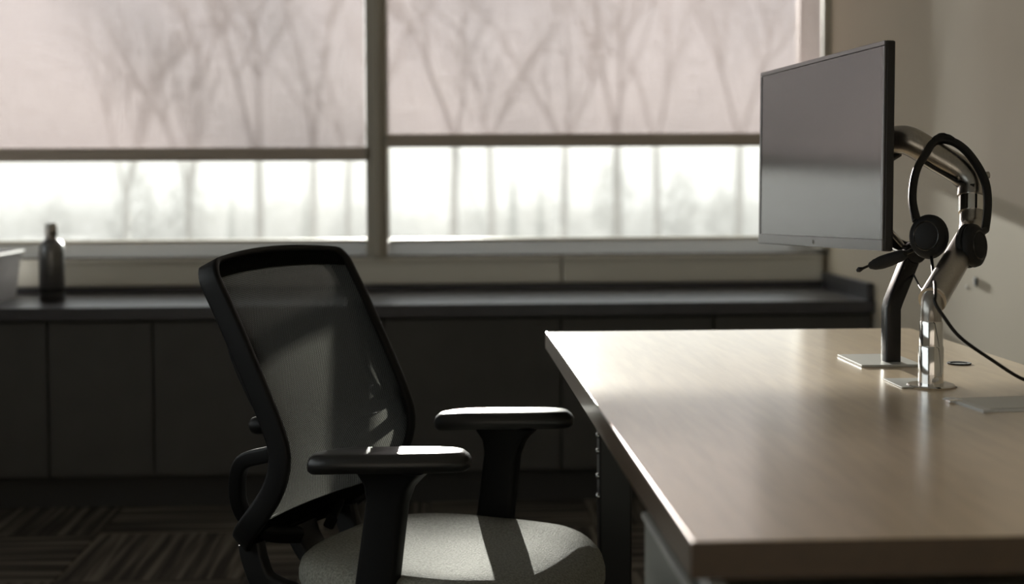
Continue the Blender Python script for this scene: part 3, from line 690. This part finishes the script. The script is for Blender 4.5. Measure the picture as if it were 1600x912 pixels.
# card sleeve on the desk
cs = empty('card_sleeve', (.770, 1.865, DZ), R(6)); tag(cs, 'milky plastic card sleeve with a pale card on the desk beside the steel arm', 'card sleeve')
obj('sleeve', bx(-.072, .085, -.058, .058, 0, .0012, bev=.0004, seg=1), 'sleeve', cs)
obj('card', bx(-.055, .075, -.040, .050, .0013, .0026, bev=.0004, seg=1), 'card', cs)
obj('clear_cover', bx(-.070, -.056, -.056, .056, .0013, .0030, bev=.0004, seg=1), 'sleeve', cs)
obj('lanyard_clip', bx(-.080, -.060, .020, .032, .0, .004, bev=.001), 'chrome', cs)

# ------------------------------------------------------------------ outside
GZ = -6.0
o = obj('ground', bx(-90, 90, 7, 130, GZ-.3, GZ), 'ground'); tag(o, 'misty field outside the windows', 'ground', kind='structure')
def px2x(px, Y): return (px-684)/2222*Y
def bare_tree(px, Y, fork_py, top_py, seed, limbs, label, r0=.11):
    r0 *= 1.15
    rng = random.Random(seed); x = px2x(px, Y)
    fz = 1.045+(275-fork_py)/2222*Y - GZ; tz = 1.045+(275-top_py)/2222*Y - GZ
    root = empty('bare_tree', (x, Y, GZ)); tag(root, label, 'tree', 'bare trees close outside the windows')
    g = bmesh.new(); tube(g, catmull([(0, 0, -.1), (rng.uniform(-.1, .1), 0, fz*.5), (0, 0, fz)], 4), [r0*(1.5-.5*k/8) for k in range(9)], seg=8); obj('trunk', g, 'bark', root, smooth=True)
    g = bmesh.new()
    def grow(p, d, ln, r, depth):
        n = 4; pts = [p]; dd = d.copy()
        for k in range(n):
            dd = (dd+Vector((rng.gauss(0, .10), rng.gauss(0, .10), rng.uniform(0, .10)))).normalized(); pts.append(pts[-1]+dd*ln/n)
        tube(g, pts, [r*(1-.5*k/n) for k in range(n+1)], seg=5)
        if depth == 0: return
        for k in range(rng.randint(3, 4)):
            i = rng.randint(1, n); a = rng.uniform(0, 2*math.pi); sp = rng.uniform(.35, .75)
            nd = (dd+Vector((math.cos(a)*sp, math.sin(a)*sp, .15))).normalized()
            grow(pts[i], nd, ln*rng.uniform(.45, .68), r*.55, depth-1)
    for lx in limbs:
        grow(Vector((0, 0, fz-.15)), Vector((lx, rng.uniform(-.25, .25), 1)).normalized(), (tz-fz)*.62, r0*.72, 3)
    obj('branches', g, 'bark', root, smooth=True)
bare_tree(712, 40, 215, -170, 1, (-.32, .10), 'slim bare tree seen just right of the mullion', .085)
bare_tree(765, 46, 230, -60, 2, (-.22, .30), 'short bare tree second from the mullion in the right window', .085)
bare_tree(884, 43, 225, -120, 4, (-.45, .0, .35), 'bare tree in the middle of the right window, left of the round tree', .08)
bare_tree(965, 38, 205, -240, 5, (-.33, .28), 'bare tree with a wide fork above the round tree', .09)
bare_tree(1027, 45, 225, -140, 6, (-.15, .30), 'thin bare tree right of the round tree', .085)
bare_tree(1160, 42, 215, -150, 7, (-.30, .22), 'bare tree nearest the monitor edge', .085)
bare_tree(205, 46, 300, 20, 8, (-.45, .05, .40), 'spreading bare tree at the left of the left window', .09)
bare_tree(300, 42, 300, -60, 9, (-.35, .05, .30), 'bushy bare tree left of the chair, in the left window', .09)
bare_tree(408, 40, 250, -200, 10, (-.22, .16), 'tall bare tree in the right half of the left window', .085)
bare_tree(492, 44, 240, -180, 11, (-.18, .22), 'tall bare tree near the mullion in the left window', .08)
bare_tree(545, 47, 260, -90, 12, (-.15, .28), 'small bare tree beside the mullion in the left window', .075)

def leafy(name, px, Y, w_px, top_py, seed, label, group, sq=1.0, mt='twigs'):
    rng = random.Random(seed); x = px2x(px, Y); top_z = 1.045+(275-top_py)/2222*Y-GZ; rad = w_px/2222*Y/2
    root = empty(name, (x, Y, GZ)); tag(root, label, 'tree', group)
    ch_ = min(top_z*.96, rad*2*sq); cz = top_z-ch_/2
    g = bmesh.new(); tube(g, [(0, 0, -.1), (0, 0, cz)], [rad*.07, rad*.04], seg=7); obj('trunk', g, 'bark', root, smooth=True)
    g = bmesh.new()
    for k in range(620):
        a = rng.uniform(0, 2*math.pi); u = rng.uniform(-1, 1); rr = rng.uniform(.55, 1)**.6
        q = math.sqrt(1-u*u); n_ = 1+.75*noise.noise(Vector((q*math.cos(a)*2.3+seed*3.1, q*math.sin(a)*2.3, u*3.0)))+rng.uniform(-.12, .2)
        c = Vector((q*math.cos(a)*rad*rr*n_, q*math.sin(a)*rad*rr*n_, cz+u*ch_/2*rr*n_)); s = rad*rng.uniform(.05, .13)
        v1 = Vector((rng.gauss(0, 1), rng.gauss(0, 1), rng.gauss(0, 1))).normalized(); v2 = v1.orthogonal().normalized(); v3 = v1.cross(v2)
        vs = [g.verts.new(c+d_*s) for d_ in (v1, v2, v3, -(v1+v2+v3)*.6)]
        for f in ((0, 1, 2), (0, 3, 1), (1, 3, 2), (2, 3, 0)): g.faces.new([vs[i] for i in f])
    obj('crown', g, mt, root)
def conifer(px, Y, w_px, top_py, seed, label):
    rng = random.Random(seed); x = px2x(px, Y); top_z = 1.045+(275-top_py)/2222*Y-GZ; rad = w_px/2222*Y/2
    root = empty('conifer', (x, Y, GZ)); tag(root, label, 'tree', 'conifers in the mist')
    g = bmesh.new(); tube(g, [(0, 0, -.1), (0, 0, top_z*.96)], [rad*.10, rad*.02], seg=7); obj('trunk', g, 'bark', root)
    g = bmesh.new(); nt_ = 11
    for k in range(nt_):
        f = k/nt_; z0 = top_z*(.08+.88*f); rr = rad*(1-f)*1.05+.05; n = 14
        ap = g.verts.new((0, 0, z0+top_z*.14)); ring = []
        for q in range(n):
            a = 2*math.pi*q/n+rng.uniform(-.1, .1); r_ = rr*(rng.uniform(.85, 1.1) if q % 2 else rng.uniform(.55, .75))
            ring.append(g.verts.new((r_*math.cos(a), r_*math.sin(a), z0-rr*.15)))
        bt = g.verts.new((0, 0, z0))
        for q in range(n): g.faces.new((ap, ring[q], ring[(q+1) % n])); g.faces.new((bt, ring[(q+1) % n], ring[q]))
    obj('crown', g, 'needles', root)
leafy('round_tree', 955, 60, 56, 254, 21, 'large round-headed tree in the mist, middle of the right window', 'round trees in the mist', 2.3)
leafy('round_tree', 1066, 62, 52, 275, 22, 'lower round tree right of the large round-headed one', 'round trees in the mist', 2.3)
leafy('round_tree', 1138, 64, 60, 293, 23, 'broad low tree beside the monitor edge', 'round trees in the mist', 2.3)
leafy('round_tree', 215, 62, 70, 272, 24, 'broad round tree at the left of the left window', 'round trees in the mist', 2.3)
leafy('round_tree', 300, 60, 62, 276, 25, 'round tree in the left window, between the two left bare trees', 'round trees in the mist', 2.3)
leafy('round_tree', 95, 66, 46, 308, 26, 'small misty tree above the water bottle', 'round trees in the mist', 2.3)
conifer(802, 58, 46, 274, 31, 'taller misty conifer in the right window')
conifer(845, 60, 46, 287, 32, 'shorter misty conifer right of the taller one')
conifer(480, 62, 50, 292, 33, 'misty conifer in the left window near the mullion')
conifer(365, 62, 40, 300, 34, 'small misty conifer in the middle of the left window')
for k in range(26):
    px = -60+k*52+random.Random(k).uniform(-12, 12)
    leafy('hedgerow_bush', px, (99, 105, 111)[k % 3]+random.Random(k+50).uniform(-.5, .5), 84, 322+random.Random(k+90).uniform(-6, 8), 60+k, 'pale bush in the misty hedgerow at the far edge of the field', 'bushes of the far hedgerow', .95)

# low ground mist over the field
mt = bpy.data.materials.new('ground_mist'); mt.use_nodes = True; t = mt.node_tree
t.nodes.remove(t.nodes['Principled BSDF'])
vs_ = N(t, 'ShaderNodeVolumeScatter'); vs_.inputs['Color'].default_value = (1, 1, 1, 1); vs_.inputs['Density'].default_value = 0.011; vs_.inputs['Anisotropy'].default_value = 0.2
va_ = N(t, 'ShaderNodeVolumeAbsorption'); va_.inputs['Color'].default_value = (0, 0, 0, 1); va_.inputs['Density'].default_value = 0.012
ad_ = N(t, 'ShaderNodeAddShader'); t.links.new(vs_.outputs[0], ad_.inputs[0]); t.links.new(va_.outputs[0], ad_.inputs[1])
t.links.new(ad_.outputs[0], t.nodes['Material Output'].inputs['Volume'])
o = obj('ground_mist', bx(-80, 80, 16, 125, GZ+.02, 7.0), mt); tag(o, 'low white mist hanging over the field', 'mist', kind='stuff')
